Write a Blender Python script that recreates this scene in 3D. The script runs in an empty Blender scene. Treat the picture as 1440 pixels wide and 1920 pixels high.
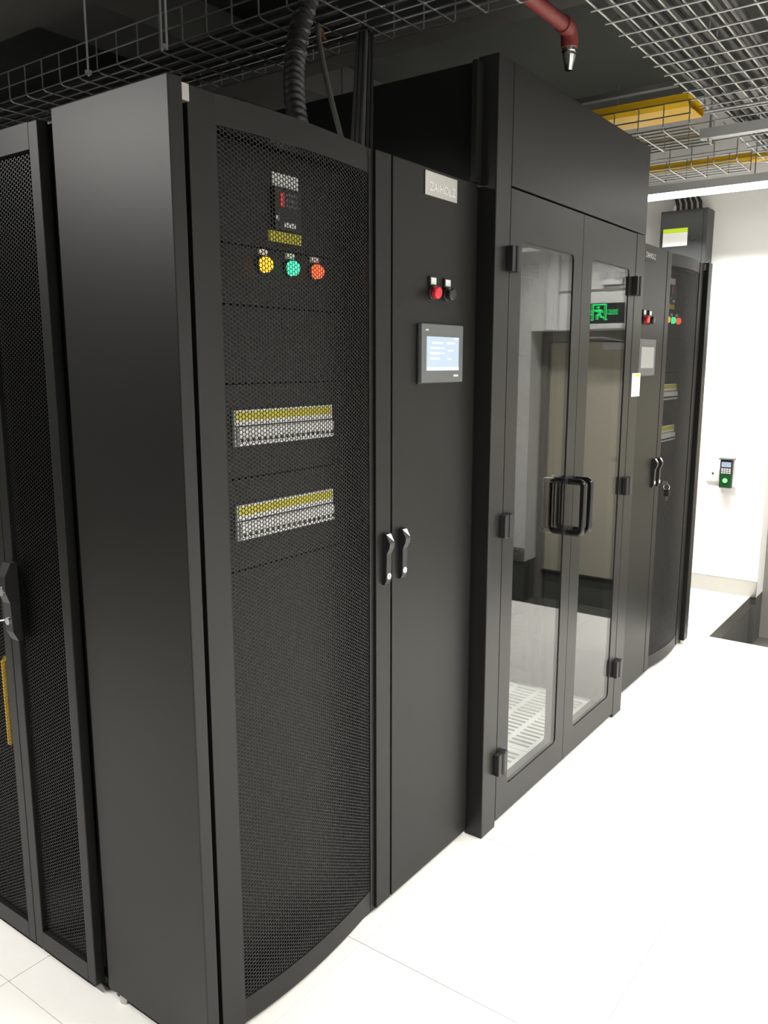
import bpy, bmesh, math
import numpy as np
from mathutils import Vector, Matrix

S = bpy.context.scene
COL = S.collection
R = math.radians

# ------------------------------------------------------------------ camera
cam_d = bpy.data.cameras.new('camera')
cam = bpy.data.objects.new('camera', cam_d)
COL.objects.link(cam)
cam.location = (-1.0788, -1.2228, 1.5022)
cam.rotation_euler = (R(79.8155), R(-0.0165), R(-53.929))
cam_d.sensor_fit = 'HORIZONTAL'
cam_d.sensor_width = 36.0
cam_d.lens = 36.0 * 1544.67 / 1440.0
cam_d.clip_start = 0.02
S.camera = cam

# ------------------------------------------------------------------ world, exposure
W = bpy.data.worlds.new('world')
S.world = W
W.use_nodes = True
W.node_tree.nodes['Background'].inputs[0].default_value = (0.5, 0.52, 0.5, 1)
W.node_tree.nodes['Background'].inputs[1].default_value = 0.0
S.view_settings.view_transform = 'Standard'
S.view_settings.look = 'None'
S.view_settings.gamma = 1.0
S.view_settings.use_curve_mapping = False
S.view_settings.exposure = 0.0
LAMP_POWER = 46.0          # watts of each 1.2 m linear ceiling lamp
LAMP_SPREAD = R(130)

# ------------------------------------------------------------------ materials
def mat(name, col, rough=0.5, metal=0.0, noise=0.0, nscale=40.0, bump=0.0, bscale=400.0, spec=0.5, emit=None, estr=0.0, coat=0.0):
    m = bpy.data.materials.new(name)
    m.use_nodes = True
    nt = m.node_tree
    b = nt.nodes['Principled BSDF']
    b.inputs['Base Color'].default_value = (*col, 1)
    b.inputs['Roughness'].default_value = rough
    b.inputs['Metallic'].default_value = metal
    b.inputs['Specular IOR Level'].default_value = spec
    b.inputs['Coat Weight'].default_value = coat
    tc = nt.nodes.new('ShaderNodeTexCoord')
    if noise > 0:
        n = nt.nodes.new('ShaderNodeTexNoise')
        n.inputs['Scale'].default_value = nscale
        n.inputs['Detail'].default_value = 5
        mx = nt.nodes.new('ShaderNodeMix')
        mx.data_type = 'RGBA'
        mx.inputs[6].default_value = (*[c * (1 - noise) for c in col], 1)
        mx.inputs[7].default_value = (*[min(1, c * (1 + noise)) for c in col], 1)
        nt.links.new(tc.outputs['Object'], n.inputs['Vector'])
        nt.links.new(n.outputs['Fac'], mx.inputs[0])
        nt.links.new(mx.outputs[2], b.inputs['Base Color'])
    if bump > 0:
        n2 = nt.nodes.new('ShaderNodeTexNoise')
        n2.inputs['Scale'].default_value = bscale
        n2.inputs['Detail'].default_value = 2
        bp = nt.nodes.new('ShaderNodeBump')
        bp.inputs['Strength'].default_value = bump
        bp.inputs['Distance'].default_value = 0.001
        nt.links.new(tc.outputs['Object'], n2.inputs['Vector'])
        nt.links.new(n2.outputs['Fac'], bp.inputs['Height'])
        nt.links.new(bp.outputs['Normal'], b.inputs['Normal'])
    if emit:
        b.inputs['Emission Color'].default_value = (*emit, 1)
        b.inputs['Emission Strength'].default_value = estr
    return m

def glass_mat(name, ior=1.52, tint=(0.93, 0.95, 0.94)):
    m = bpy.data.materials.new(name)
    m.use_nodes = True
    nt = m.node_tree
    nt.nodes.clear()
    out = nt.nodes.new('ShaderNodeOutputMaterial')
    mix = nt.nodes.new('ShaderNodeMixShader')
    tr = nt.nodes.new('ShaderNodeBsdfTransparent')
    tr.inputs[0].default_value = (*tint, 1)
    gl = nt.nodes.new('ShaderNodeBsdfGlossy')
    gl.inputs['Roughness'].default_value = 0.0
    fr = nt.nodes.new('ShaderNodeFresnel')
    geo = nt.nodes.new('ShaderNodeNewGeometry')
    mr = nt.nodes.new('ShaderNodeMapRange')      # the same index on the way in and out of the pane
    mr.inputs['To Min'].default_value = ior
    mr.inputs['To Max'].default_value = 1.0 / ior
    nt.links.new(geo.outputs['Backfacing'], mr.inputs['Value'])
    nt.links.new(mr.outputs[0], fr.inputs['IOR'])
    nt.links.new(fr.outputs[0], mix.inputs[0])
    nt.links.new(tr.outputs[0], mix.inputs[1])
    nt.links.new(gl.outputs[0], mix.inputs[2])
    nt.links.new(mix.outputs[0], out.inputs[0])
    return m

def emis(name, col, s):
    return mat(name, tuple(0.5 * c for c in col), 0.4, emit=col, estr=s)

M = dict(
    coat=mat('powder_coat', (0.0094, 0.0096, 0.0085), 0.41, noise=0.06, nscale=9, bump=0.10, bscale=900, spec=0.29),
    coatp=mat('portal_coat', (0.0105, 0.0105, 0.0095), 0.36, noise=0.06, nscale=9, bump=0.10, bscale=900, spec=0.40),
    coat_in=mat('inner_plate', (0.0085, 0.0086, 0.008), 0.5, noise=0.06, nscale=9, spec=0.35),
    black=mat('black_paint', (0.008, 0.008, 0.008), 0.5, noise=0.1, nscale=15, spec=0.25),
    blackpl=mat('black_plastic', (0.016, 0.016, 0.016), 0.35, noise=0.08, nscale=60),
    gloss=mat('black_chrome', (0.006, 0.006, 0.006), 0.10, noise=0.05, nscale=30),
    mesh=mat('perforated_steel', (0.0082, 0.0084, 0.0078), 0.42, noise=0.05, nscale=30, spec=0.35),
    wall=mat('white_paint', (0.80, 0.80, 0.78), 0.7, noise=0.02, nscale=4, bump=0.1, bscale=250),
    wallg=mat('grey_wall', (0.05, 0.052, 0.048), 0.75, noise=0.05, nscale=4),
    ceil=mat('dark_ceiling', (0.034, 0.037, 0.032), 0.8, noise=0.25, nscale=3),
    beam=mat('grey_beam', (0.10, 0.10, 0.092), 0.75, noise=0.2, nscale=5),
    tile=mat('floor_laminate', (0.80, 0.785, 0.755), 0.38, noise=0.03, nscale=14),
    vent=mat('vent_tile_paint', (0.86, 0.85, 0.82), 0.4, noise=0.02, nscale=20),
    slab=mat('subfloor', (0.16, 0.155, 0.15), 0.9, noise=0.2, nscale=6),
    mat_dark=mat('dark_mat', (0.075, 0.075, 0.068), 0.9, noise=0.25, nscale=90, bump=0.3, bscale=300),
    steel=mat('stainless', (0.50, 0.49, 0.46), 0.32, 0.9, noise=0.05, nscale=12),
    brushed=mat('brushed_nameplate', (0.60, 0.58, 0.54), 0.30, 1.0, noise=0.02, nscale=3),
    rodm=mat('bright_rod', (0.75, 0.76, 0.76), 0.3, 0.5, noise=0.1, nscale=80),
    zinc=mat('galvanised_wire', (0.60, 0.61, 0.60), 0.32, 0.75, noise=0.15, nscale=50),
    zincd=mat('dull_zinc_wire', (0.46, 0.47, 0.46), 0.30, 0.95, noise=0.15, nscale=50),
    conduit=mat('grey_conduit', (0.42, 0.43, 0.42), 0.45, 0.2, noise=0.1, nscale=20),
    yellow=mat('yellow_duct', (0.78, 0.47, 0.012), 0.45, noise=0.08, nscale=8),
    ylabel=mat('yellow_label', (0.62, 0.55, 0.03), 0.6, noise=0.05, nscale=40),
    lime=mat('lime_print', (0.62, 0.85, 0.01), 0.55, noise=0.03, nscale=40),
    white=mat('white_plastic', (0.80, 0.80, 0.79), 0.45, noise=0.03, nscale=40),
    paper=mat('paper', (0.86, 0.86, 0.84), 0.8, noise=0.02, nscale=40),
    darkbox=mat('dark_grey_box', (0.028, 0.031, 0.030), 0.4, noise=0.04, nscale=20, spec=0.4),
    grey=mat('grey_plastic', (0.115, 0.12, 0.122), 0.45, noise=0.04, nscale=40),
    lgrey=mat('light_grey_print', (0.62, 0.62, 0.62), 0.5, noise=0.03, nscale=40),
    red=mat('red_pipe', (0.17, 0.030, 0.026), 0.42, noise=0.15, nscale=25),
    redbtn=mat('red_button', (0.62, 0.02, 0.03), 0.35, noise=0.05, nscale=40),
    chrome=mat('chrome', (0.75, 0.75, 0.75), 0.12, 1.0, noise=0.03, nscale=30),
    cable=mat('black_cable', (0.020, 0.020, 0.020), 0.45, noise=0.15, nscale=60),
    cableg=mat('grey_cable', (0.085, 0.09, 0.085), 0.5, noise=0.15, nscale=60),
    door=mat('beige_door', (0.50, 0.46, 0.37), 0.5, noise=0.03, nscale=5),
    dframe=mat('door_frame_grey', (0.26, 0.25, 0.23), 0.5, noise=0.04, nscale=8),
    copper=mat('brown_copper', (0.30, 0.12, 0.05), 0.5, noise=0.1, nscale=40),
    glass=glass_mat('door_glass', 1.55),
    lampw=emis('lamp_diffuser', (1.0, 0.985, 0.95), 9.0),
    amber=emis('amber_lens', (1.0, 0.42, 0.02), 2.4),
    green=emis('green_lens', (0.05, 1.0, 0.38), 2.2),
    redl=emis('red_lens', (1.0, 0.10, 0.03), 2.4),
    screen=emis('lcd_screen', (0.46, 0.56, 0.68), 0.70),
    screenw=emis('lcd_text', (0.82, 0.92, 1.0), 1.0),
    screeny=emis('lcd_bar', (0.85, 0.88, 0.78), 1.0),
    screeno=mat('lcd_off', (0.36, 0.37, 0.365), 0.3, noise=0.02, nscale=30),
    exitg=emis('exit_green', (0.02, 0.95, 0.20), 3.0),
    scang=emis('scanner_glow', (0.25, 1.0, 0.30), 1.6),
    scand=mat('scanner_green', (0.008, 0.07, 0.012), 0.25, noise=0.1, nscale=60),
    display=emis('red_digits', (1.0, 0.06, 0.10), 0.35),
)

# ------------------------------------------------------------------ helpers
def wloc(o):
    v = Vector((0, 0, 0))
    while o is not None:
        v += o.location
        o = o.parent
    return v

def tag(o, label=None, cat=None, group=None, kind=None):
    if label: o['label'] = label
    if cat: o['category'] = cat
    if group: o['group'] = group
    if kind: o['kind'] = kind
    return o

def thing(name, loc, label, cat, group=None):
    o = bpy.data.objects.new(name, None)
    o.empty_display_size = 0.1
    COL.objects.link(o)
    o.location = loc
    return tag(o, label, cat, group)

def link(name, me, m, parent=None, at=(0, 0, 0)):
    o = bpy.data.objects.new(name, me)
    if m is not None and not me.materials:
        me.materials.append(M[m])
    COL.objects.link(o)
    o.location = Vector(at)
    if parent is not None:
        w = wloc(parent)
        o.parent = parent
        o.location = Vector(at) - w
    return o

class MB:
    """collects geometry in world coordinates, becomes one mesh object"""
    def __init__(s): s.v = []; s.f = []
    def add(s, v, f):
        n = len(s.v); s.v += [tuple(p) for p in v]; s.f += [tuple(i + n for i in q) for q in f]; return s
    def box(s, x0, x1, y0, y1, z0, z1, bev=0.0):
        x0, x1 = sorted((x0, x1)); y0, y1 = sorted((y0, y1)); z0, z1 = sorted((z0, z1))
        v = [(x, y, z) for z in (z0, z1) for y in (y0, y1) for x in (x0, x1)]
        f = [(0, 2, 3, 1), (4, 5, 7, 6), (0, 1, 5, 4), (2, 6, 7, 3), (0, 4, 6, 2), (1, 3, 7, 5)]
        if bev <= 0: return s.add(v, f)
        bm = bmesh.new(); bv = [bm.verts.new(p) for p in v]
        for q in f: bm.faces.new([bv[i] for i in q])
        bmesh.ops.bevel(bm, geom=bm.edges[:], offset=min(bev, 0.45 * min(x1 - x0, y1 - y0, z1 - z0)), segments=2, affect='EDGES', profile=0.6)
        bm.verts.index_update()
        s.add([p.co for p in bm.verts], [[p.index for p in q.verts] for q in bm.faces]); bm.free(); return s
    def tube(s, pts, r, n=8, caps=True, rs=None):
        P = [Vector(p) for p in pts]; N = len(P); rings = []
        up = None
        for i, p in enumerate(P):
            t = (P[min(i + 1, N - 1)] - P[max(i - 1, 0)]).normalized()
            if up is None:
                up = Vector((0, 0, 1)) if abs(t.z) < 0.9 else Vector((1, 0, 0))
            a = (up - t * up.dot(t)).normalized(); up = a; b = t.cross(a)
            rr = rs[i] if rs else r
            rings.append([p + (a * math.cos(2 * math.pi * k / n) + b * math.sin(2 * math.pi * k / n)) * rr for k in range(n)])
        v = [q for ring in rings for q in ring]
        f = [(i * n + k, i * n + (k + 1) % n, (i + 1) * n + (k + 1) % n, (i + 1) * n + k) for i in range(N - 1) for k in range(n)]
        if caps: f += [tuple(range(n - 1, -1, -1)), tuple((N - 1) * n + k for k in range(n))]
        return s.add(v, f)
    def lathe(s, origin, axis, prof, n=20):
        """prof: list of (distance along axis, radius)"""
        o = Vector(origin); t = Vector(axis).normalized()
        up = Vector((0, 0, 1)) if abs(t.z) < 0.9 else Vector((1, 0, 0))
        a = (up - t * up.dot(t)).normalized(); b = t.cross(a)
        v = [o + t * d + (a * math.cos(2 * math.pi * k / n) + b * math.sin(2 * math.pi * k / n)) * max(r, 1e-5) for d, r in prof for k in range(n)]
        N = len(prof)
        f = [(i * n + k, i * n + (k + 1) % n, (i + 1) * n + (k + 1) % n, (i + 1) * n + k) for i in range(N - 1) for k in range(n)]
        f += [tuple(range(n - 1, -1, -1)), tuple((N - 1) * n + k for k in range(n))]
        return s.add(v, f)
    def prism(s, poly, axis, a0, a1):
        """poly in the two other axes (cyclic order), extruded along axis 0/1/2"""
        def P(u, w, a):
            return (a, u, w) if axis == 0 else ((u, a, w) if axis == 1 else (u, w, a))
        n = len(poly)
        v = [P(u, w, a0) for u, w in poly] + [P(u, w, a1) for u, w in poly]
        f = [tuple(range(n)), tuple(range(2 * n - 1, n - 1, -1))] + [(i, n + i, n + (i + 1) % n, (i + 1) % n) for i in range(n)]
        return s.add(v, f)
    def mesh(s, name, origin=(0, 0, 0), smooth=False, recalc=True):
        o = Vector(origin)
        me = bpy.data.meshes.new(name)
        me.from_pydata([tuple(Vector(p) - o) for p in s.v], [], s.f)
        if recalc:
            bm = bmesh.new(); bm.from_mesh(me); bmesh.ops.recalc_face_normals(bm, faces=bm.faces[:]); bm.to_mesh(me); bm.free()
        if smooth:
            me.polygons.foreach_set('use_smooth', [True] * len(me.polygons))
            try: me.set_sharp_from_angle(angle=R(40))
            except Exception: pass
        me.update()
        return me
    def build(s, name, m, parent=None, smooth=False):
        c = Vector((sum(p[0] for p in s.v), sum(p[1] for p in s.v), min(p[2] for p in s.v) * len(s.v))) / max(1, len(s.v))
        return link(name, s.mesh(name, c, smooth), m, parent, c)

def BX(name, m, parent, *a, bev=0.0): return MB().box(*a, bev=bev).build(name, m, parent)

def text(name, string, size, m, parent, mtx, extrude=0.0004, align='CENTER'):
    c = bpy.data.curves.new(name, 'FONT'); c.body = string; c.size = size; c.extrude = extrude
    c.align_x = align; c.align_y = 'CENTER'
    t = bpy.data.objects.new(name, c); COL.objects.link(t)
    bpy.context.view_layer.update()
    me = bpy.data.meshes.new_from_object(t.evaluated_get(bpy.context.evaluated_depsgraph_get()))
    bpy.data.objects.remove(t); bpy.data.curves.remove(c)
    me.name = name
    me.transform(mtx)
    me.materials.clear()
    n = len(me.vertices); co = np.empty(n * 3); me.vertices.foreach_get('co', co); cc = co.reshape(-1, 3).mean(0) if n else (0, 0, 0)
    me.transform(Matrix.Translation(-Vector(cc)))
    return link(name, me, m, parent, cc)

def frame_m(origin, xdir, zdir):
    """text x -> xdir, text y -> zdir"""
    x = Vector(xdir).normalized(); y = Vector(zdir).normalized(); z = x.cross(y)
    m = Matrix((x, y, z)).transposed().to_4x4(); m.translation = Vector(origin)
    return m

def copy_tree(o, parent=None, at=None):
    c = o.copy(); COL.objects.link(c); c.parent = parent
    if at is not None: c.location = at
    for ch in o.children: copy_tree(ch, c)
    return c

PITCH = 0.0090
def perforated(u0, u1, z0, z1, put, walls=True, ratio=0.82, pitch=PITCH, thick=0.0012):
    """honeycomb of hexagonal holes; put(u, z, depth) maps arrays to x, y, z arrays"""
    r = pitch / math.sqrt(3); cs = 1.5 * r
    nc = int((u1 - u0 - 2 * r) / cs) + 1; nr = int((z1 - z0 - pitch) / pitch)
    i, j = np.meshgrid(np.arange(nc), np.arange(nr), indexing='ij')
    w = 2 * r + (nc - 1) * cs; hgt = (nr + 0.5) * pitch
    cu = (u0 + u1 - w) / 2 + r + i * cs; cz = (z0 + z1 - hgt) / 2 + pitch / 2 + (j + 0.5 * (i % 2)) * pitch
    cu = cu.ravel(); cz = cz.ravel(); n = len(cu)
    k = np.arange(6) * math.pi / 3
    rings = []
    for rr, d in ((r, 0.0), (r * ratio, 0.0)) + (((r * ratio, thick),) if walls else ()):
        U = cu[:, None] + rr * np.cos(k); Z = cz[:, None] + rr * np.sin(k)
        rings.append(np.stack(put(U, Z, np.full_like(U, d)), -1))
    V = np.concatenate(rings, 1).reshape(-1, 3)
    per = 6 * len(rings)
    q = []
    for ring in range(len(rings) - 1):
        for a in range(6):
            b = (a + 1) % 6
            q.append((ring * 6 + a, ring * 6 + b, ring * 6 + 6 + b, ring * 6 + 6 + a))
    F = (np.arange(n)[:, None, None] * per + np.array(q)[None]).reshape(-1, 4)
    me = bpy.data.meshes.new('perforated_panel')
    me.vertices.add(len(V)); me.vertices.foreach_set('co', V.ravel())
    me.loops.add(F.size); me.loops.foreach_set('vertex_index', F.ravel().astype(np.int32))
    me.polygons.add(len(F)); me.polygons.foreach_set('loop_start', np.arange(0, F.size, 4, dtype=np.int32))
    me.update(calc_edges=True)
    return me

# ------------------------------------------------------------------ room shell
XF, XD = 4.56, 4.75              # far wall, door plane in its recess
XW, YR, YB, ZC = -3.6, -3.0, 4.4, 3.15
PX, PY, PZ = 3.562, -0.09, -0.32  # the sunken doorstep
YL0, YL1 = -1.64, -0.126         # door recess

fl = tag(MB().box(XW, XD + .2, YR, YB, -0.60, PZ - .012).box(XW, PX - .002, YR, YB, PZ - .012, -0.034).box(PX - .002, XF, PY + .004, YB, PZ - .012, -0.034).build('floor', 'slab'), kind='structure',
         label='white raised floor of square laminate tiles', cat=None)
T = 0.622
tile_me = None
vent_me = None
def tile_mesh(x0, x1, y0, y1): return MB().box(x0 + .0009, x1 - .0009, y0 + .0009, y1 - .0009, -0.032, 0.0, bev=0.0008)
def vent_mesh():
    m = MB(); g = .0012
    x0, x1, y0, y1 = g, T - g, g, T - g
    nx, ny = 17, 5
    px = (x1 - x0 - .05) / nx; py = (y1 - y0 - .04) / ny
    # long bars along x between the slot columns, then the short webs between slots
    ys = [y0] + [y0 + .02 + k * py for k in range(ny + 1)] + [y1]
    m.box(x0, x1, y0, y0 + .02 + .012, -.03, 0); m.box(x0, x1, y1 - .032, y1, -.03, 0)
    for k in range(1, ny): m.box(x0, x1, y0 + .02 + k * py - .012, y0 + .02 + k * py + .012, -.03, 0)
    m.box(x0, x0 + .03, y0, y1, -.03, -.0002); m.box(x1 - .03, x1, y0, y1, -.03, -.0002)
    for k in range(nx + 1):
        xx = x0 + .025 + k * px
        m.box(xx - .0085, xx + .0085, y0, y1, -.03, -.0004)
    return m.mesh('vent_tile')
for ix in range(-6, 6):
    for iy in range(-5, 8):
        x0 = -0.17 + ix * T; y0 = -0.035 + iy * T
        x1, y1 = x0 + T, y0 + T
        if x1 < XW or y1 < YR or y0 > YB: continue
        if ix in (2, 3) and 0 <= iy <= 3:
            if vent_me is None: vent_me = vent_mesh()
            link('vent_tile', vent_me, 'vent', fl, (x0, y0, 0)); continue
        if tile_me is None: tile_me = tile_mesh(0, T, 0, T).mesh('floor_tile')
        link('floor_tile', tile_me, 'tile', fl, (x0, y0, 0))
for (x0, x1) in ((PX, PX + T), (PX + T, XF)):
    tile_mesh(x0, x1, PY, -0.035).build('floor_tile', 'tile', fl)
    for iy in range(0, 7):
        tile_mesh(x0, x1, -0.035 + iy * T, -0.035 + (iy + 1) * T).build('floor_tile', 'tile', fl)
# the step down to the door
tag(BX('trim_1', 'steel', None, PX, XF, PY - .004, PY, -.085, 0.001), kind='structure', label='steel edging on the riser of the sunken doorstep')
tag(BX('trim_2', 'steel', None, PX, PX + .004, YR, PY - .004, -.085, 0.001), kind='structure', label='steel edging along the raised floor where it steps down')
tag(BX('doorstep_floor', 'mat_dark', None, PX + .004, XD + .1, YR, PY - .004, PZ - .012, PZ), kind='structure', label='dark flooring of the sunken step before the beige door')
lin = MB().box(PX, XF, PY - .003, PY + .003, PZ, -.085).box(PX - .001, PX + .003, YR, PY - .003, PZ, -.085)
lin.box(XF, XD + .1, YL1, YL1 + .06, PZ, -.001).box(XF, XD + .1, YR, YL0, PZ, -.001).box(XD + .012, XD + .1, YL0 + .06, YL1 - .06, PZ, -.100)
tag(lin.build('doorstep_lining', 'mat_dark'), kind='structure', label='dark lining of the sunken step before the beige door')

wf = MB()
wf.box(XF, XF + .3, YL1, YB, 0, ZC)                       # beside the cabinets
wf.box(XF, XF + .3, YR, YL0, 0, ZC)
wf.box(XF, XF + .3, YL0, YL1, 1.74, ZC)
tag(wf.build('wall_far', 'wall'), kind='structure', label='white far wall with a recessed doorway')
tag(BX('wall_right', 'wall', None, XW, XF + .3, YR - .2, YR, PZ, ZC), kind='structure')
tag(BX('wall_left', 'wallg', None, XW - .2, XW, YR - .2, YB + .2, PZ, ZC), kind='structure')
tag(BX('wall_back', 'wallg', None, XW, XF + .3, YB, YB + .2, PZ, ZC), kind='structure')
tag(BX('ceiling', 'ceil', None, XW - .2, XF + .5, YR - .2, YB + .2, ZC, ZC + .2), kind='structure')
tag(BX('trim_3', 'beam', None, 0.45, 1.05, -2.6, YB, 2.86, ZC), kind='structure', label='grey ceiling beam above the near wire tray')
tag(BX('trim_4', 'beam', None, 2.05, 2.30, -2.6, YB, 2.92, ZC), kind='structure', label='grey ceiling beam over the aisle doors')
tag(BX('trim_5', 'beam', None, XW, XF, 1.9, 2.3, 2.95, ZC), kind='structure', label='grey ceiling beam crossing behind the cabinets')
tag(BX('baseboard_far', 'steel', None, XF - .012, XF, YL1, YB, 0.0, 0.105, bev=.002), kind='structure', label='grey metal skirting along the far wall')
tag(MB().box(XF - .012, XF, YR, YL0, 0.0, 0.11, bev=.002).build('baseboard_right', 'steel'), kind='structure', label='grey metal skirting beyond the beige door')

# door in the recess: frame, two leaves, closer
dr = tag(MB().box(XD, XD + .1, YL0, YL0 + .06, PZ, 1.74).box(XD, XD + .1, YL1 - .06, YL1, PZ, 1.74).box(XD, XD + .1, YL0 + .06, YL1 - .06, 1.665, 1.74).build('door_1', 'dframe'),
         kind='structure', label='beige double door in a grey frame, set back in the far wall')
YM = -0.80
for (a, b) in ((YL0 + .063, YM - .002), (YM + .002, YL1 - .063)):
    BX('door_leaf', 'door', dr, XD + .02, XD + .07, a, b, -.088, 1.662, bev=.002)
BX('threshold', 'black', dr, XD - .01, XD + .1, YL0 + .06, YL1 - .06, -.100, -.090)
BX('door_closer', 'lgrey', dr, XD - .03, XD + .02, -1.15, -0.93, 1.605, 1.655, bev=.006)
MB().tube([(XD - .015, -0.98, 1.66), (XD - .05, -1.15, 1.69), (XD, -1.32, 1.69)], .006).build('closer_arm', 'lgrey', dr, True)
MB().tube([(XD + .02, YM - .09, .92), (XD - .03, YM - .09, .92), (XD - .03, YM - .20, .92)], .009).build('door_handle', 'steel', dr, True)

# ------------------------------------------------------------------ linear ceiling lamps
def lamp(x, yc, z, label, group=None, length=1.2, watts=LAMP_POWER, spread=LAMP_SPREAD, rods=True):
    t = thing('linear_lamp', (x, yc, z), label, 'lamp', group)
    y0, y1 = yc - length / 2, yc + length / 2
    MB().prism([(x - .045, z + .012), (x - .03, z + .06), (x + .03, z + .06), (x + .045, z + .012)], 1, y0, y1).build('housing', 'white', t)
    MB().prism([(x - .042, z + .011), (x - .034, z - .012), (x + .034, z - .012), (x + .042, z + .011)], 1, y0 + .006, y1 - .006).build('diffuser', 'lampw', t)
    for yy in (y0 + .2, y1 - .2) if rods else ():
        MB().tube([(x, yy, z + .06), (x, yy, ZC)], .003, 6).build('suspension_rod', 'zincd', t)
    ld = bpy.data.lights.new('lamp_light', 'AREA'); ld.shape = 'RECTANGLE'; ld.size = .06; ld.size_y = length - .02
    ld.energy = watts; ld.color = (1.0, 0.975, 0.93); ld.spread = spread
    lo = bpy.data.objects.new('lamp_light', ld); COL.objects.link(lo); lo.parent = t; lo.location = (0, 0, -.016)
    return t
lamp(4.0, 0.35, 2.47, 'glowing white linear lamp hung before the far white wall', watts=55)
lamp(4.0, -1.1, 2.5, 'white linear lamp over the sunken step before the beige door', watts=28)
for (x, y) in ((2.7, -1.75), (1.6, -2.2), (0.5, -1.75), (-0.6, -2.2)):
    lamp(x, y, 2.5, 'white linear lamp over the free floor facing the cabinet doors', 'lamps over the free floor')
lamp(-1.30, 1.55, 2.5, 'white linear lamp over the passage along the rack doors', watts=95, spread=R(166))
lamp(1.68, 1.1, 2.235, 'white linear lamp under the canopy roof inside the aisle', watts=14, rods=False)

# ------------------------------------------------------------------ end-of-row cabinets
XMIR = 1.691
def swing_handle(parent, x, zc, f, name='swing_handle'):
    pr = [(0, .068), (-.011, .068), (-.024, .044), (-.022, .032), (-.014, .016), (-.0125, -.056), (-.007, -.066), (0, -.068)]
    h = MB().prism([(y, zc + z) for y, z in pr], 0, f(x) - .0105, f(x) + .0105).build(name, 'blackpl', parent)
    # highlight on the sloping head painted as a white triangle, lock below
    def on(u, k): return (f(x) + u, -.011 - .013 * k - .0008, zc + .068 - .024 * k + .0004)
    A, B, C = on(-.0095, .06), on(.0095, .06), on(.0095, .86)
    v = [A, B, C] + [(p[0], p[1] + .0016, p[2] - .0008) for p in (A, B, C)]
    MB().add(v, [(0, 1, 2), (5, 4, 3), (0, 3, 4, 1), (1, 4, 5, 2), (2, 5, 3, 0)]).build('painted_glint', 'white', parent)
    MB().lathe((f(x), -.0118, zc - .044), (0, -1, 0), [(0, .0080), (.003, .0080), (.003, .0)], 14).build('lock_cylinder', 'white', parent)
    BX('keyhole', 'blackpl', parent, f(x) - .001, f(x) + .001, -.0153, -.0148, zc - .048, zc - .040)
    return h

def arc(x):
    """plan bulge of the perforated door between its stiles"""
    t = (x - .066) / (.549 - .066)
    return 0.003 - 0.019 * 4 * t * (1 - t) * (1.15 - .3 * t) + 0.006 * t

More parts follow.
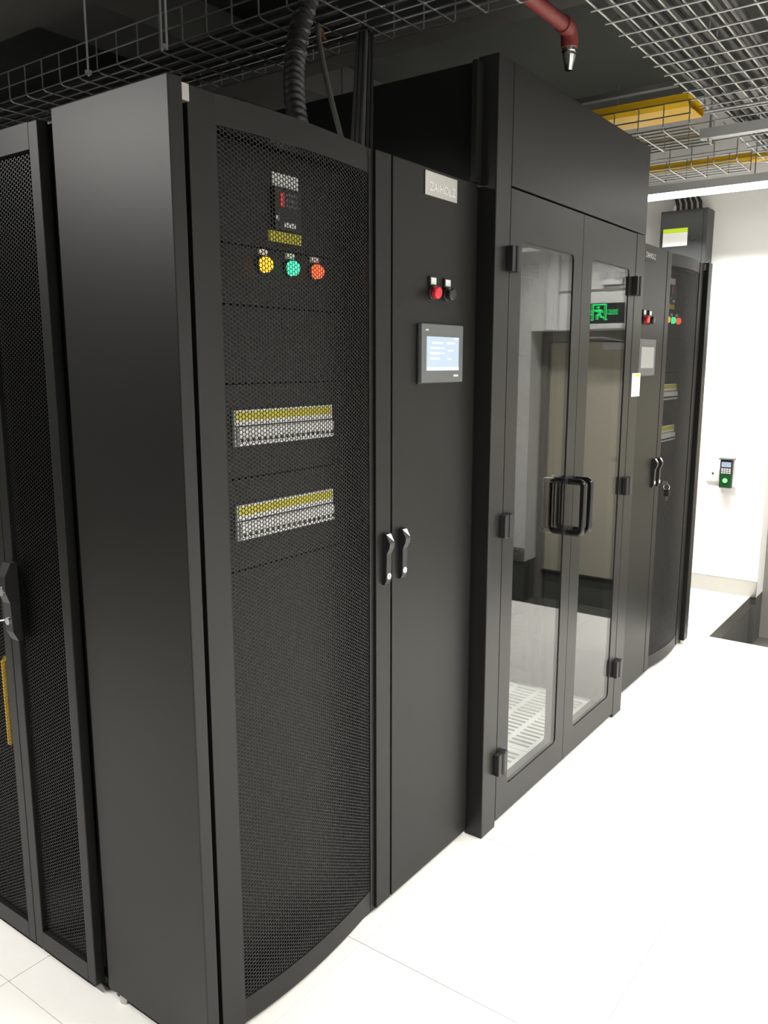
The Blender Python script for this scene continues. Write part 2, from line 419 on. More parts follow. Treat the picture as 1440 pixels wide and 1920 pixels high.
def cabinet(mirror, label):
    f = (lambda x: 2.75 - (x - .632) * (1.0 if x > .632 else .90)) if mirror else (lambda x: x)
    g = (lambda x: x + 1.655) if mirror else (lambda x: x)      # fittings on the solid door
    e = (lambda x: x + 2.765) if mirror else (lambda x: x)      # fittings behind the perforated door
    t = thing('control_cabinet', (f(.5), .17, 0), label, 'cabinet', 'end cabinets either side of the glass doors')
    # carcass: open box behind the doors
    c = MB()
    c.box(f(-.020), f(1.052), .325, .345, .02, 1.985)
    c.box(f(-.020), f(-.012), .03, .325, .02, 1.985)
    c.box(f(1.040), f(1.052), .002, .325, .02, 1.985)
    c.box(f(.626), f(.640), .035, .325, .02, 1.985)
    c.box(f(-.020), f(1.052), .012, .345, 1.985, 1.995)
    c.box(f(-.020), f(1.052), .012, .345, .010, .030)
    c.build('carcass', 'black', t)
    BX('plinth', 'black', t, f(-.02), f(1.05), .03, .34, 0, .014)
    # proud side panel
    sp = BX('side_panel', 'coat', t, f(-.053) if not mirror else 3.402, f(-.021), -.010 if not mirror else -.020, .345, .022, 2.003, bev=.003)
    BX('top_bracket', 'steel', t, f(-.0205), f(-.0025), -.006, .05, 1.966, 1.995)
    MB().tube([(f(-.04), .0, .0), (f(-.04), .0, .022)], .012, 10).build('levelling_foot', 'steel', t)
    MB().tube([(f(-.04), .3, .0), (f(-.04), .3, .022)], .012, 10).build('levelling_foot', 'steel', t)
    # perforated door
    d = MB()
    d.box(f(-.002), f(.066), .0, .030, .020, 1.998, bev=.002)
    d.box(f(.566), f(.6295), .0, .030, .020, 1.998, bev=.002)
    d.box(f(.549), f(.567), .008, .030, .020, 1.998)
    xs = np.linspace(.066, .553, 25)
    for z0, z1 in ((.020, .080), (1.944, 1.998)):
        v = []; q = []
        for x in xs:
            y = arc(x)
            v += [(f(x), y, z0), (f(x), y, z1), (f(x), .028, z0), (f(x), .028, z1)]
        for i in range(len(xs) - 1):
            a = 4 * i; b = a + 4
            q += [(a, b, b + 1, a + 1), (a + 2, a + 3, b + 3, b + 2), (a, a + 2, b + 2, b), (a + 1, b + 1, b + 3, a + 3)]
        d.add(v, q)
    md = d.build('mesh_door', 'coat', t)
    me = perforated(.060, .556, .072, 1.952, lambda U, Z, D: (np.vectorize(f)(U), np.vectorize(arc)(U) + .0015 + D, Z), walls=True)
    link('perforated_panel', me, 'mesh', md)
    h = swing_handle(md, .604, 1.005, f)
    # solid door
    sd = BX('solid_door', 'coat', t, f(.6365), f(1.040), .0, .032, .020, 1.998, bev=.002)
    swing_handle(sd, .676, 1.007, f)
    # nameplate
    npx = (.775, .932)
    pl = BX('nameplate', 'brushed', t, g(npx[0]), g(npx[1]), -.003, .001, 1.930, 1.990, bev=.001) if not mirror else \
         BX('nameplate', 'coat', t, g(.76), g(.93), -.002, .001, 1.932, 1.985)
    cx = g((npx[0] + npx[1]) / 2)
    text('lettering', 'ZAIHOLZ', .030, 'white' if not mirror else 'lgrey', pl, frame_m((cx + .004, -.0036, 1.952), (1, 0, 0), (0, 0, 1)))
    # emergency push buttons
    for bx, mm, nm in ((.813, 'redbtn', 'red mushroom stop button'), (.885, 'blackpl', 'black push button')):
        b = MB().lathe((g(bx), -.008, 1.688), (0, -1, 0), [(0, .0125), (.004, .0125), (.005, .0165), (.014, .0165), (.018, .0125), (.018, 0)], 24).build('push_button', mm, t, True)
        MB().lathe((g(bx), .002, 1.688), (0, -1, 0), [(0, .018), (.008, .018), (.010, .0145)], 24).build('collar', 'blackpl', b, True)
        tag(b, nm)
        p = BX('label_holder', 'blackpl', b, g(bx) - .016, g(bx) + .016, -.006, .002, 1.705, 1.730, bev=.002)
        BX('label_insert', 'white', b, g(bx) - .012, g(bx) + .012, -.0075, -.006, 1.709, 1.726)
    # touch panel
    tp = BX('touch_panel', 'grey', t, g(.748), g(.958), -.014, .004, 1.453, 1.607, bev=.003)
    BX('rear_gasket', 'blackpl', tp, g(.744), g(.955), -.004, .003, 1.450, 1.604)
    if mirror:
        BX('screen', 'screeno', tp, g(.770), g(.932), -.0155, -.014, 1.485, 1.574)
    else:
        sx0, sx1, sz0, sz1 = .770, .932, 1.485, 1.574
        BX('screen', 'screen', tp, sx0, sx1, -.0155, -.014, sz0, sz1)
        w, hh = sx1 - sx0, sz1 - sz0
        rows = [(.16, .48, .79, .845), (.62, .86, .79, .845), (.10, .38, .635, .70), (.10, .38, .48, .545), (.10, .38, .325, .385),
                (.40, .54, .65, .68), (.40, .54, .495, .525), (.65, .83, .58, .61), (.64, .76, .32, .365), (.84, .98, .93, .98)]
        for a, b2, c0, c1 in rows:
            BX('screen_text', 'screenw', tp, sx0 + a * w, sx0 + b2 * w, -.0161, -.0155, sz0 + c0 * hh, sz0 + c1 * hh)
        BX('screen_bar', 'screeny', tp, sx0, sx0 + w, -.0161, -.0155, sz0 + .01 * hh, sz0 + .10 * hh)
        BX('bezel_print', 'lgrey', tp, .766, .780, -.0145, -.014, 1.5885, 1.5925)
        BX('bezel_print', 'lgrey', tp, .908, .932, -.0145, -.014, 1.468, 1.4735)
    # equipment behind the perforated door
    y = .088
    for z0, z1 in ((1.752, 1.955), (1.628, 1.748), (1.462, 1.624), (1.256, 1.458), (1.05, 1.252), (.05, 1.046)):
        BX('blanking_plate', 'coat_in', t, f(.0), f(.62), y, y + .012, z0, z1)
    mt = BX('power_meter', 'blackpl', t, e(.302), e(.388), y - .012, y, 1.795, 1.882, bev=.002)
    BX('digits', 'display', mt, e(.318), e(.330), y - .0135, y - .012, 1.842, 1.872)
    for k in range(3): BX('digits', 'grey', mt, e(.336), e(.372), y - .0135, y - .012, 1.842 + k * .012, 1.848 + k * .012)
    BX('button_strip', 'white', mt, e(.330), e(.366), y - .0135, y - .012, 1.800, 1.810)
    BX('button_strip', 'white', mt, e(.304), e(.312), y - .0135, y - .012, 1.812, 1.822)
    BX('meter_label', 'white', t, e(.304), e(.388), y - .004, y, 1.885, 1.913)
    BX('warning_label', 'ylabel', t, e(.290), e(.394), y - .004, y, 1.768, 1.790)
    for lx, mm in ((.268, 'amber'), (.355, 'green'), (.439, 'redl')):
        il = MB().lathe((e(lx), y, 1.714), (0, -1, 0), [(0, .019), (.008, .019), (.008, .0165)], 22).build('indicator_lamp', 'blackpl', t, True)
        MB().lathe((e(lx), y - .008, 1.714), (0, -1, 0), [(0, .0165), (.010, .0160), (.016, .012), (.018, .0)], 22).build('lens', mm, il, True)
        BX('label_plate', 'white', il, e(lx) - .014, e(lx) + .014, y - .006, y - .002, 1.735, 1.747)
    for zt in (1.404, 1.196):
        br = BX('breaker_row', 'white', t, e(.164), e(.490), y - .010, y, zt - .078, zt, bev=.001)
        BX('label_strip', 'ylabel', br, e(.166), e(.486), y - .0112, y - .010, zt - .022, zt - .004)
        BX('gap_strip', 'black', br, e(.164), e(.490), y - .0114, y - .010, zt - .036, zt - .0335)
        for k in range(18):
            x0 = .167 + k * .0178
            BX('breaker', 'white', br, e(x0), e(x0 + .0165), y - .018, y - .010, zt - .076, zt - .039, bev=.0015)
            BX('toggle', 'blackpl', br, e(x0 + .006), e(x0 + .0105), y - .0225, y - .018, zt - .068, zt - .060)
    return t
near = cabinet(False, 'dark grey cabinet with lit amber, green and red lamps behind its perforated door')
far = cabinet(True, 'dark grey cabinet by the far white wall, its touch screen dark')

# keys hanging in the far cabinet's lock
kx, ky, kz = 2.775, -.028, .955
k = thing('key_ring', (kx, ky, kz - .07), 'small bunch of keys hanging from the far cabinet lock', 'keys')
MB().box(kx - .0012, kx + .0012, ky - .022, ky + .002, kz - .010, kz + .010, bev=.0008).build('key', 'chrome', k)
MB().tube([(kx, ky - .02 + .014 * math.cos(a), kz - .018 + .014 * math.sin(a)) for a in np.linspace(0, 2 * math.pi, 17)], .0012, 6).build('ring', 'chrome', k)
BX('fob', 'blackpl', k, kx - .004, kx + .004, ky - .034, ky - .010, kz - .062, kz - .030, bev=.003)
BX('key', 'chrome', k, kx - .0012, kx + .0012, ky - .026, ky - .017, kz - .082, kz - .060)

# ------------------------------------------------------------------ aisle portal with glazed doors
YP = -.052
p = thing('aisle_portal', (1.68, YP, 0), 'tall dark portal frame with two glazed doors between the cabinets', 'door frame')
MB().box(1.060, 1.1485, YP, .012, 0, 2.335, bev=.003).build('post', 'coatp', p)
MB().box(2.2025, 2.300, YP, .012, 0, 2.003, bev=.003).build('post', 'coatp', p)
MB().box(1.1505, 2.300, YP, .012, 2.006, 2.335, bev=.003).build('lintel_panel', 'coatp', p)
BX('flange', 'coat', p, 1.026, 1.0595, -.004, .012, 2.002, 2.318)
MB().box(1.1495, 1.165, -.004, .012, 0.0, 2.003).box(2.19, 2.202, -.004, .012, 0.0, 2.003).box(1.165, 2.19, -.004, .012, 1.985, 2.003).build('door_stop', 'black', p)
def leaf(x0, x1, g0, g1, hinge_x, hs):
    z0, z1, gz0, gz1 = .020, 2.000, .118, 1.862
    y0, y1 = YP + .001, -.007
    d = MB()
    # ring frame with rounded glass corners
    rad = .018; pts = []
    for cx, cz, a0 in ((g1 - rad, gz1 - rad, 0), (g0 + rad, gz1 - rad, 90), (g0 + rad, gz0 + rad, 180), (g1 - rad, gz0 + rad, 270)):
        for a in range(0, 91, 18): pts.append((cx + rad * math.cos(R(a0 + a)), cz + rad * math.sin(R(a0 + a))))
    def outer(q):
        cx, cz = (g0 + g1) / 2, (gz0 + gz1) / 2
        return q
    n = len(pts); oc = []
    for i, (u, w) in enumerate(pts):
        c = i // 6
        X = x1 if c in (0, 3) else x0; Z = z1 if c in (0, 1) else z0
        kk = i % 6
        # walk along the outer rectangle beside each corner point
        if c == 0: o = (X, w if kk == 0 else Z) if kk == 0 else ((u if kk == 5 else X), Z)
        elif c == 1: o = (u, Z) if kk == 0 else (X, (w if kk == 5 else Z))
        elif c == 2: o = (X, w) if kk == 0 else ((u if kk == 5 else X), Z)
        else: o = (u, Z) if kk == 0 else (X, (w if kk == 5 else Z))
        oc.append(o)
    v = [(u, y, w) for y in (y0, y1) for u, w in pts] + [(u, y, w) for y in (y0, y1) for u, w in oc]
    q = []
    for i in range(n):
        j = (i + 1) % n
        q += [(i, j, 2 * n + j, 2 * n + i), (n + i, 3 * n + i, 3 * n + j, n + j), (i, n + i, n + j, j), (2 * n + i, 2 * n + j, 3 * n + j, 3 * n + i)]
    d.add(v, q)
    bm = bmesh.new(); bm.from_mesh(d.mesh('tmp', recalc=False)); bmesh.ops.remove_doubles(bm, verts=bm.verts[:], dist=1e-6)
    bmesh.ops.dissolve_degenerate(bm, edges=bm.edges[:], dist=1e-6); bmesh.ops.recalc_face_normals(bm, faces=bm.faces[:])
    me = bpy.data.meshes.new('door_leaf'); bm.to_mesh(me); bm.free()
    lf = link('door_leaf', me, 'coatp', p)
    BX('glass_pane', 'glass', lf, g0 - .012, g1 + .012, y0 + .003, y0 + .009, gz0 - .012, gz1 + .012)
    for hz in (1.803, 1.012, .226):
        b = MB().box(hinge_x - .030, hinge_x - .001, YP - .020, YP, hz - .036, hz + .036, bev=.003)
        b.box(hinge_x + .001, hinge_x + .030, YP - .020, YP, hz - .036, hz + .036, bev=.003)
        b.tube([(hinge_x, YP - .018, hz - .036), (hinge_x, YP - .018, hz + .036)], .008, 10)
        b.build('hinge', 'blackpl', lf)
    return lf
L = leaf(1.1525, 1.6805, 1.227, 1.611, 1.160, 1)
Rr = leaf(1.6835, 2.1995, 1.768, 2.137, 2.204, 1)
for lf, hx in ((L, 1.640), (Rr, 1.704)):
    for s, ya in ((-1, YP), (1, -.007)):
        yb = ya + s * .055; r = .016; P = []
        P.append((hx, ya, 1.094))
        for a in range(0, 91, 18): P.append((hx, yb - s * r + s * r * math.sin(R(a)), 1.094 - r + r * math.cos(R(a))))
        for a in range(0, 91, 18): P.append((hx, yb - s * r + s * r * math.cos(R(a)), .910 + r - r * math.sin(R(a))))
        P.append((hx, ya, .910))
        MB().tube(P, .0112, 12).build('pull_handle', 'gloss', lf, True)
# paper notice on the portal
n = thing('paper_notice', (2.25, YP, 1.42), 'small white paper notice with yellow heading stuck on the portal post', 'notice')
BX('sheet', 'paper', n, 2.222, 2.318, YP - .0012, YP - .0002, 1.372, 1.466)
BX('heading', 'lime', n, 2.258, 2.305, YP - .0016, YP - .0012, 1.452, 1.462)

# aisle canopy above the racks
c = thing('aisle_canopy', (1.68, 1.6, 2.0), 'black canopy enclosing the aisle above the racks', 'canopy')
BX('side_panel', 'black', c, 1.0605, 1.075, .013, 3.2, 2.0, 2.325)
BX('side_panel', 'black', c, 2.285, 2.299, .013, 3.2, 2.0, 2.325)
BX('roof_panel', 'black', c, 1.075, 2.285, .013, 3.2, 2.312, 2.325)
BX('end_panel', 'black', c, 1.06, 2.30, 3.2, 3.22, 0.0, 2.325)

# ------------------------------------------------------------------ server racks
def rack(x_front, y0, depth, label, group, name='server_rack'):
    """rack 0.6 wide with double perforated doors facing -x"""
    y1 = y0 + .565; ym = (y0 + y1) / 2; xf = x_front
    t = thing(name, (xf + depth / 2, ym, 0), label, 'server rack', group)
    b = MB()
    b.box(xf + .03, xf + .06, y0, y0 + .028, .02, 1.985); b.box(xf + .03, xf + .06, y1 - .028, y1, .02, 1.985)
    b.box(xf + .03, xf + depth, y0, y0 + .004, .02, 1.985); b.box(xf + .03, xf + depth, y1 - .004, y1, .02, 1.985)
    b.box(xf + .03, xf + depth, y0, y1, 1.965, 1.985); b.box(xf + .03, xf + depth, y0, y1, 0, .035)
    b.box(xf + depth - .01, xf + depth, y0, y1, .02, 1.985)
    b.build('carcass', 'coat', t)
    for a, bb, hside in ((y0 + .027, ym - .001, 1), (ym + .001, y1 - .027, -1)):
        d = MB(); z0, z1 = .022, 1.983; s = .032
        d.box(xf, xf + .026, a, a + s, z0, z1, bev=.002); d.box(xf, xf + .026, bb - s, bb, z0, z1, bev=.002)
        d.box(xf, xf + .026, a + s, bb - s, z0, z0 + .048); d.box(xf, xf + .026, a + s, bb - s, z1 - .052, z1)
        lf = d.build('door_leaf', 'coat', t)
        me = perforated(a + s - .006, bb - s + .006, .064, 1.938, lambda U, Z, D: (xf + .010 + D, U, Z), walls=False)
        link('perforated_panel', me, 'mesh', lf)
        if hside == -1:
            hy = ym + .017 - .034 * 0; zc = .945
            pr = [(0, .095), (-.016, .095), (-.030, .07), (-.034, .03), (-.022, .0), (-.020, -.07), (-.010, -.095), (0, -.095)]
            MB().prism([(xf + x, zc + z) for x, z in pr], 1, hy - .014, hy + .014).build('swing_handle', 'blackpl', lf) if False else None
    # handle on the meeting stiles
    zc = .950; hy = ym - .036
    hd = MB().add([], [])
    pr = [(0, .095), (-.016, .095), (-.032, .066), (-.034, .03), (-.024, .0), (-.022, -.07), (-.010, -.095), (0, -.095)]
    n_ = len(pr)
    v = [(xf + x, hy - .016, zc + z) for x, z in pr] + [(xf + x, hy + .016, zc + z) for x, z in pr]
    hd.add(v, [tuple(range(n_)), tuple(range(2 * n_ - 1, n_ - 1, -1))] + [(i, n_ + i, n_ + (i + 1) % n_, (i + 1) % n_) for i in range(n_)])
    h = hd.build('swing_handle', 'blackpl', t)
    MB().lathe((xf - .0225, hy, zc - .045), (-1, 0, 0), [(0, .009), (.004, .009), (.004, 0)], 14).build('lock_cylinder', 'chrome', h)
    MB().lathe((xf - .033, hy, zc + .03), (-1, 0, 0), [(0, .011), (.003, .011), (.003, .007)], 14).build('combination_dial', 'chrome', h)
    return t
ra = rack(-.068, .346, .98, 'black server rack with perforated double doors next to the solid side panel', 'racks of the near row')
# a patch of yellow cabling inside the near rack
yb = thing('cable_bundle', (.03, .81, .50), 'yellow cable bundle inside the near rack behind its perforated door', 'cables')
for kk in range(6):
    MB().tube([(.0 + .010 * kk, .800 + .012 * (kk % 3), z) for z in np.linspace(.50, .735, 8)], .0075, 7).build('strand', 'yellow', yb, True)
rb = copy_tree(ra, None, Vector((ra.location.x, ra.location.y + .57, 0)))
rb['label'] = 'black server rack second from the end cabinet, same row'
for i, yy in enumerate((.352, .922)):
    r2 = copy_tree(ra, None, Vector((2.302 + .49, yy + .2825, 0)))
    r2['label'] = ['black server rack inside the aisle, first behind the glass doors', 'black server rack inside the aisle, second behind the glass doors'][i]
    r2['group'] = 'racks of the far row'

# key ring on the near rack handle
kx, ky, kz = -.104, .634, .865
k = thing('key_ring', (kx, ky, kz - .06), 'bunch of keys with a pale tag hanging at the near rack handle', 'keys')
MB().tube([(kx + .05, ky - .02, kz + .035), (kx + .01, ky, kz + .034)], .003, 6).build('key', 'chrome', k)
MB().tube([(kx + .006 * math.sin(a), ky + .016 * math.cos(a), kz + .018 + .016 * math.sin(a)) for a in np.linspace(0, 2 * math.pi, 17)], .0016, 6).build('ring', 'chrome', k)
BX('tag', 'paper', k, kx - .002, kx + .002, ky - .008, ky + .014, kz - .034, kz + .004, bev=.001)

# ------------------------------------------------------------------ wire trays overhead
def tray(axis, a0, a1, b0, b1, z, h, label, m='zinc', long_gap=.052, cross_gap=.105, r=.0027, phase=0.0, upper=2, flat=False):
    """welded wire tray along axis ('x'/'y'); b0..b1 its width, h its side height"""
    P = (lambda a, b, zz: (a, b, zz)) if axis == 'x' else (lambda a, b, zz: (b, a, zz))
    t = thing('wire_tray', P((a0 + a1) / 2, (b0 + b1) / 2, z), label, 'cable tray')
    lm = MB().tube([P(a0, 0, 0), P(a1, 0, 0)], r, 6).mesh('long_wire')
    lm.materials.append(M[m])
    nb = max(2, round((b1 - b0) / long_gap)); bs = [b0 + (b1 - b0) * i / nb for i in range(nb + 1)]
    for b in bs: link('long_wire', lm, m, t, P(0, b, z + 2 * r))
    for i in range(1, upper + 1) if not flat else ():
        for b in (b0 - r * 2, b1 + r * 2): link('long_wire', lm, m, t, P(0, b, z + h * i / upper))
    c = .012
    cm = MB().tube([P(0, b0 - .013, 0), P(0, b1 + .013, 0)], r, 6).mesh('cross_wire') if flat else MB().tube([P(0, b0, h), P(0, b0, c), P(0, b0 + c * .3, c * .3), P(0, b0 + c, 0), P(0, b1 - c, 0), P(0, b1 - c * .3, c * .3), P(0, b1, c), P(0, b1, h)], r, 6).mesh('cross_wire')
    cm.materials.append(M[m])
    n = int((a1 - a0 - phase) / cross_gap)
    for a in (a0 + .92 * (a1 - a0), a0 + .68 * (a1 - a0)):
        for b in (b0 - .010, b1 + .010):
            MB().tube([P(a, b, z + .004), P(a, b, ZC)], .0035, 6).build('hanger_rod', m, t)
        MB().tube([P(a, b0 - .010, z - .006), P(a, b1 + .010, z - .006)], .005, 6).build('hanger_bar', m, t)
    for i in range(n + 1):
        link('cross_wire', cm, m, t, P(a0 + phase + i * cross_gap, 0, z))
    return t
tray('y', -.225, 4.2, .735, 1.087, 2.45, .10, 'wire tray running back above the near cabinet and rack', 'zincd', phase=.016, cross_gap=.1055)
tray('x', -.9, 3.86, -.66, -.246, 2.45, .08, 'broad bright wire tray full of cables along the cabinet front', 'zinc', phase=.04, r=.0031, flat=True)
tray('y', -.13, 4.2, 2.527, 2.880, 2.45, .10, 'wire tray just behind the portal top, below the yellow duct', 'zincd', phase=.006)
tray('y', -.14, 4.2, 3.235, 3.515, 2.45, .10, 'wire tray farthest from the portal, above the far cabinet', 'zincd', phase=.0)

for i in range(10):
    y = -.640 + i * .040; off = .004 * math.sin(i * 2.3)
    tag(MB().tube([(x, y + .006 * math.sin(x * 3 + i), 2.466 + off + .003 * math.sin(x * 5 + i * 1.7)) for x in np.linspace(-.8, 3.84, 40)], .0105, 8).build('cable', 'cable', None, True),
        'dark cable lying lengthwise in the broad front wire tray', 'cable', 'cables in the broad front tray')
for i in range(5):
    x = .80 + i * .055
    tag(MB().tube([(x + .006 * math.sin(y * 3 + i), y, 2.468 + .003 * math.sin(y * 4 + i)) for y in np.linspace(.35, 4.0, 30)], .011, 8).build('cable', 'cable', None, True),
        'black cable lying in the tray that runs back over the rack', 'cable', 'cables in the tray over the near rack')
for i in range(3):
    x = 2.60 + i * .08
    tag(MB().tube([(x, y, 2.468) for y in np.linspace(.2, 4.0, 10)], .012, 8).build('cable', 'cable', None, True),
        'black cable lying in the tray behind the portal top', 'cable', 'cables in the tray behind the portal')

# supports
s = thing('strut_channel', (2.60, -.40, 2.40), 'grey steel strut carrying the broad front wire tray', 'bracket')
MB().box(2.575, 2.618, -1.0, -.155, 2.408, 2.412).box(2.575, 2.579, -1.0, -.155, 2.412, 2.446).box(2.614, 2.618, -1.0, -.155, 2.412, 2.446).build('channel', 'conduit', s)
for yy in (-.19, -.80):
    MB().tube([(2.597, yy, 2.39), (2.597, yy, ZC)], .005, 8).build('threaded_rod', 'zinc', s, True)
    MB().lathe((2.597, yy, 2.395), (0, 0, 1), [(0, .010), (.012, .010)], 6).build('nut', 'zinc', s)
for i, (yy, lab) in enumerate(((1.30, 'bright hanging rod beside the near wire tray, farther of the two'), (.915, 'bright pair of hanging rods beside the near wire tray'))):
    tt = thing('hanging_rod', (.725, yy, 2.43), lab, 'rod', 'rods of the near wire tray')
    for dy in ((0.0,) if i == 0 else (-.012, .012)):
        MB().tube([(.722, yy + dy, 2.44), (.722, yy + dy, ZC)], .0035, 8).build('rod', 'rodm', tt, True)
    MB().lathe((.722, yy, 2.445), (0, 0, 1), [(0, .012), (.012, .012)], 6).build('nut', 'rodm', tt)

hc = thing('ceiling_channel', (2.31, .8, 2.54), 'thin grey steel channel hung over the portal beside the yellow duct', 'bracket')
MB().box(2.295, 2.325, -.14, 3.2, 2.545, 2.549).box(2.295, 2.299, -.14, 3.2, 2.549, 2.565).box(2.321, 2.325, -.14, 3.2, 2.549, 2.565).build('channel', 'beam', hc)
for yy in (1.5, 3.0): MB().tube([(2.31, yy, 2.549), (2.31, yy, ZC)], .004, 6).build('hanger_rod', 'zincd', hc)
tag(MB().tube([(-.9, -.455, 2.555), (4.5, -.455, 2.555)], .019, 14).build('conduit_pipe', 'conduit', None, True), 'straight grey conduit pipe above the broad front wire tray', 'pipe')

# fire nozzle on its red pipe
f = thing('fire_nozzle', (1.484, -.062, 2.40), 'red pipe with a chrome fire nozzle pointing down above the portal', 'fire nozzle')
MB().tube([(.2, -.062, 2.515), (1.455, -.062, 2.515)], .0215, 16).build('pipe', 'red', f, True)
MB().tube([(1.43, -.062, 2.515), (1.455, -.062, 2.515), (1.472, -.062, 2.511), (1.482, -.062, 2.500), (1.486, -.062, 2.486), (1.486, -.062, 2.462)], .026, 16).build('elbow', 'red', f, True)
MB().lathe((1.486, -.062, 2.464), (0, 0, -1), [(0, .023), (.012, .023), (.013, .019), (.022, .021), (.024, .0205), (.062, .0115), (.066, .010), (.066, 0)], 20).build('nozzle', 'chrome', f, True)

# yellow fibre ducts
def duct(x0, x1, y0, y1, z, label, h=.045):
    t = thing('fibre_duct', ((x0 + x1) / 2, (y0 + y1) / 2, z), label, 'cable duct')
    k = min(.03, h * .4)
    pr = [(x0 + k, z), (x1 - k, z), (x1, z + k), (x1, z + h), (x1 - .004, z + h), (x1 - .004, z + k), (x1 - k - .002, z + .004), (x0 + k + .002, z + .004), (x0 + .004, z + k), (x0 + .004, z + h), (x0, z + h), (x0, z + k)]
    MB().prism(pr, 1, y0, y1).build('trough', 'yellow', t)
    BX('lid', 'yellow', t, x0 - .002, x1 + .002, y0, y1, z + h, z + h + .003)
    for yy in (1.7, 3.4):
        MB().tube([((x0 + x1) / 2, yy, z + h), ((x0 + x1) / 2, yy, ZC)], .004, 6).build('hanger_rod', 'zincd', t)
duct(2.62, 2.855, -.085, 4.2, 2.56, 'broad yellow fibre duct above the tray behind the portal')
duct(4.06, 4.16, -.9, 4.2, 2.625, 'narrow yellow fibre duct hung near the far wall', h=.035)

# cables dropping into the near cabinet
q = thing('corrugated_conduit', (.60, .26, 2.0), 'black spiral-wrapped cable conduit rising from the near cabinet top', 'conduit')
pts = [(.425 + .36 * (u ** 1.5), .10 + .26 * u, 1.995 + .52 * u) for u in np.linspace(0, 1, 110)]
MB().tube(pts, .018, 12, rs=[.020 + (.0055 if (i // 2) % 2 else 0) for i in range(110)]).build('sleeve', 'cable', q, True)
sp = []
for i, u in enumerate(np.linspace(.42, .98, 150)):
    b = Vector((.425 + .36 * (u ** 1.5), .10 + .26 * u, 1.995 + .52 * u)); a = i * .34
    sp.append(b + Vector((math.cos(a), math.sin(a) * .8, 0)) * .025)
MB().tube(sp, .0065, 6).build('spiral_wrap', 'cableg', q, True)
for i in range(9):
    dx, dy = (i % 3 - 1) * .0145, (i // 3 - 1) * .0145
    b0 = (.640 + dx * 1.2, .10 + dy, 1.995); b1 = (1.02 + dx, .375 + dy, 2.46)
    P = []
    for u in np.linspace(0, 1, 24):
        P.append((b0[0] + (b1[0] - b0[0]) * u, b0[1] + (b1[1] - b0[1]) * u, b0[2] + (b1[2] - b0[2]) * u))
    P.append((b1[0] - .01, b1[1] + .10, 2.475))
    tag(MB().tube(P, .0065, 7).build('drop_cable', 'cableg' if i % 3 == 0 else 'cable', None, True), 'black cable in the straight bundle dropping to the near cabinet', 'cable', 'straight cable drop into the near cabinet')
for i in range(3):
    P = []
    for u in np.linspace(0, 1, 24):
        P.append((.585 + .012 * i + .40 * u ** 2.0, .10 + .008 * i + .40 * u - .03 * math.sin(math.pi * u), 1.995 + .47 * (1 - (1 - u) ** 1.7)))
    tag(MB().tube(P, .0065, 7).build('curved_cable', ('cableg', 'cable', 'copper')[i], None, True), ['grey', 'black', 'brown'][i] + ' cable curving from the near cabinet up into the tray', 'cable', 'curved cables over the near cabinet')

# ------------------------------------------------------------------ things on the far wall
e = thing('electrical_box', (XF, .45, 1.77), 'dark wall box with yellow and white label, cables on top', 'electrical box')
BX('body', 'darkbox', e, 4.41, XF - .001, .300, .590, 1.72, 2.455, bev=.004)
lab = BX('label_plate', 'paper', e, 4.4085, 4.41, .415, .568, 2.237, 2.345)
BX('label_band', 'lime', e, 4.4078, 4.4085, .415, .568, 2.318, 2.345)
BX('door_face', 'darkbox', e, 4.404, 4.41, .325, .585, 1.74, 2.44, bev=.002)
MB().lathe((4.404, .38, 2.275), (-1, 0, 0), [(0, .012), (.008, .012), (.008, 0)], 14).build('lock', 'chrome', e)
lab.location.x -= .006
e.children[2].location.x -= .006
for i in range(5):
    y = .36 + i * .035
    MB().tube([(4.46, y, 2.45), (4.462, y + .004, 2.50), (4.475, y + .03, 2.545 + .006 * i), (4.49, y + .12, 2.57 + .006 * i), (4.50, 1.2, 2.58 + .006 * i), (4.50, 2.2, 2.58 + .006 * i)], .011, 8).build('cable', 'cable', e, True)
MB().tube([(4.46, .52, 2.45), (4.46, .52, 2.49)], .014, 10).build('gland', 'lgrey', e, True)

a = thing('access_terminal', (XF, .105, .70), 'black fingerprint access terminal glowing green on the white wall', 'access terminal')
BX('body', 'blackpl', a, XF - .045, XF - .001, .070, .148, .708, .895, bev=.008)
BX('hood', 'grey', a, XF - .062, XF - .001, .060, .154, .893, .903, bev=.003)
BX('back_plate', 'white', a, XF - .02, XF - .0005, .045, .150, .715, .89, bev=.004)
BX('display', 'screen', a, XF - .0465, XF - .045, .080, .138, .845, .878)
for r_ in range(3):
    for c_ in range(4):
        BX('keypad_key', 'lgrey', a, XF - .0475, XF - .045, .080 + c_ * .0155, .080 + c_ * .0155 + .011, .803 + r_ * .0125, .803 + r_ * .0125 + .008)
BX('sensor_panel', 'scand', a, XF - .0468, XF - .045, .076, .142, .716, .797, bev=.001)
MB().lathe((XF - .047, .110, .757), (-1, 0, 0), [(0, .015), (.004, .013), (.006, .0)], 20).build('finger_sensor', 'scang', a, True)

s = thing('exit_switch', (XF, .19, .74), 'small white door-release switch beside the access terminal', 'switch')
BX('plate', 'white', s, XF - .010, XF - .0005, .158, .235, .742, .825, bev=.003)
MB().lathe((XF - .010, .197, .795), (-1, 0, 0), [(0, .006), (.005, .006), (.005, 0)], 14).build('button', 'blackpl', s)

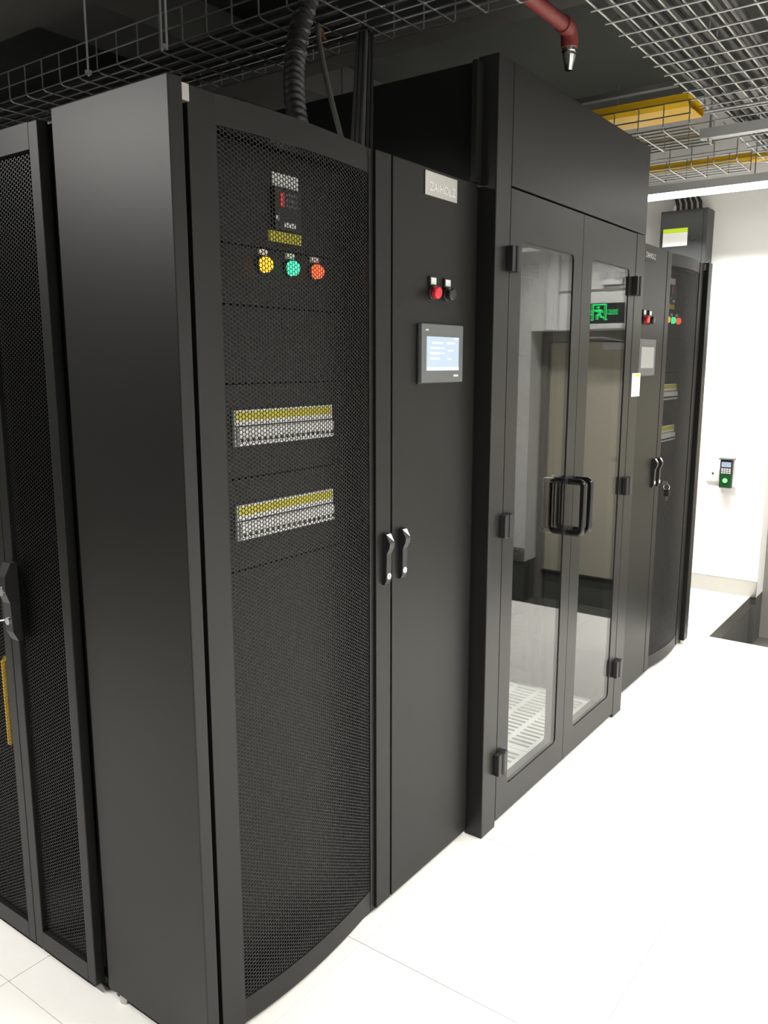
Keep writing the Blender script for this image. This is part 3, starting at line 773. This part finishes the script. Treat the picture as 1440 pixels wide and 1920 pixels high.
# exit sign over the door, facing into the room
x = thing('exit_sign', (XF, -1.08, 1.78), 'black exit sign with glowing green running figure above the beige door', 'sign')
BX('housing', 'blackpl', x, XF - .025, XF - .0005, -1.235, -.945, 1.785, 1.917, bev=.004)
BX('shelf', 'lgrey', x, XF - .05, XF - .0005, -1.24, -.94, 1.742, 1.776, bev=.004)
xs_ = XF - .0256
fr = frame_m((xs_, 0, 0), (0, -1, 0), (0, 0, 1))     # text seen from -x reads towards -y
text('lettering', '安全出口', .042, 'exitg', x, frame_m((xs_, -1.022, 1.852), (0, -1, 0), (0, 0, 1)) @ Matrix.Diagonal((.47, 1, 1, 1)))
text('lettering', 'EXIT', .042, 'exitg', x, frame_m((xs_, -1.198, 1.852), (0, -1, 0), (0, 0, 1)))
yc = -1.115
MB().box(xs_ - .001, xs_, yc - .050, yc - .042, 1.800, 1.910).box(xs_ - .001, xs_, yc + .042, yc + .050, 1.800, 1.910).box(xs_ - .001, xs_, yc - .050, yc + .050, 1.902, 1.910).box(xs_ - .001, xs_, yc - .058, yc - .05, 1.800, 1.807).box(xs_ - .001, xs_, yc + .05, yc + .058, 1.800, 1.807).build('doorway_symbol', 'exitg', x)
fg = MB()
fg.lathe((xs_, yc - .008, 1.888), (-1, 0, 0), [(0, .0085), (.001, .0085)], 14)
def limb(*pp):
    fg.tube([(xs_ - .0005, yc + a_, b_) for a_, b_ in pp], .0055, 6)
limb((-.004, 1.874), (.004, 1.846)); limb((.004, 1.846), (-.014, 1.832), (-.010, 1.806)); limb((.004, 1.846), (.014, 1.824), (.034, 1.818))
limb((-.004, 1.872), (-.022, 1.862), (-.032, 1.872)); limb((-.003, 1.870), (.018, 1.866), (.024, 1.850))
fg.build('running_figure', 'exitg', x)

# twin emergency light and trunking above the door
t = thing('emergency_light', (XF, -1.03, 2.02), 'pale twin-headed emergency light above the exit sign', 'emergency light')
BX('body', 'white', t, XF - .05, XF - .0005, -1.10, -.96, 2.035, 2.075, bev=.005)
for yy in (-1.085, -.985):
    MB().lathe((XF - .03, yy, 2.105), (-1, 0, -.3), [(0, .012), (.01, .026), (.035, .030), (.036, 0)], 16).build('lamp_head', 'lgrey', t, True)
BX('wall_trunking', 'white', None, XF - .03, XF - .0005, -1.51, -1.425, 1.742, ZC, bev=.003)
tag(bpy.data.objects['wall_trunking'], 'white vertical trunking rising from the beige door frame', 'trunking')
tag(BX('wall_rail', 'white', None, XF - .02, XF - .0005, -1.42, -.60, 2.012, 2.028, bev=.002), 'thin white horizontal trunking above the exit sign', 'trunking')
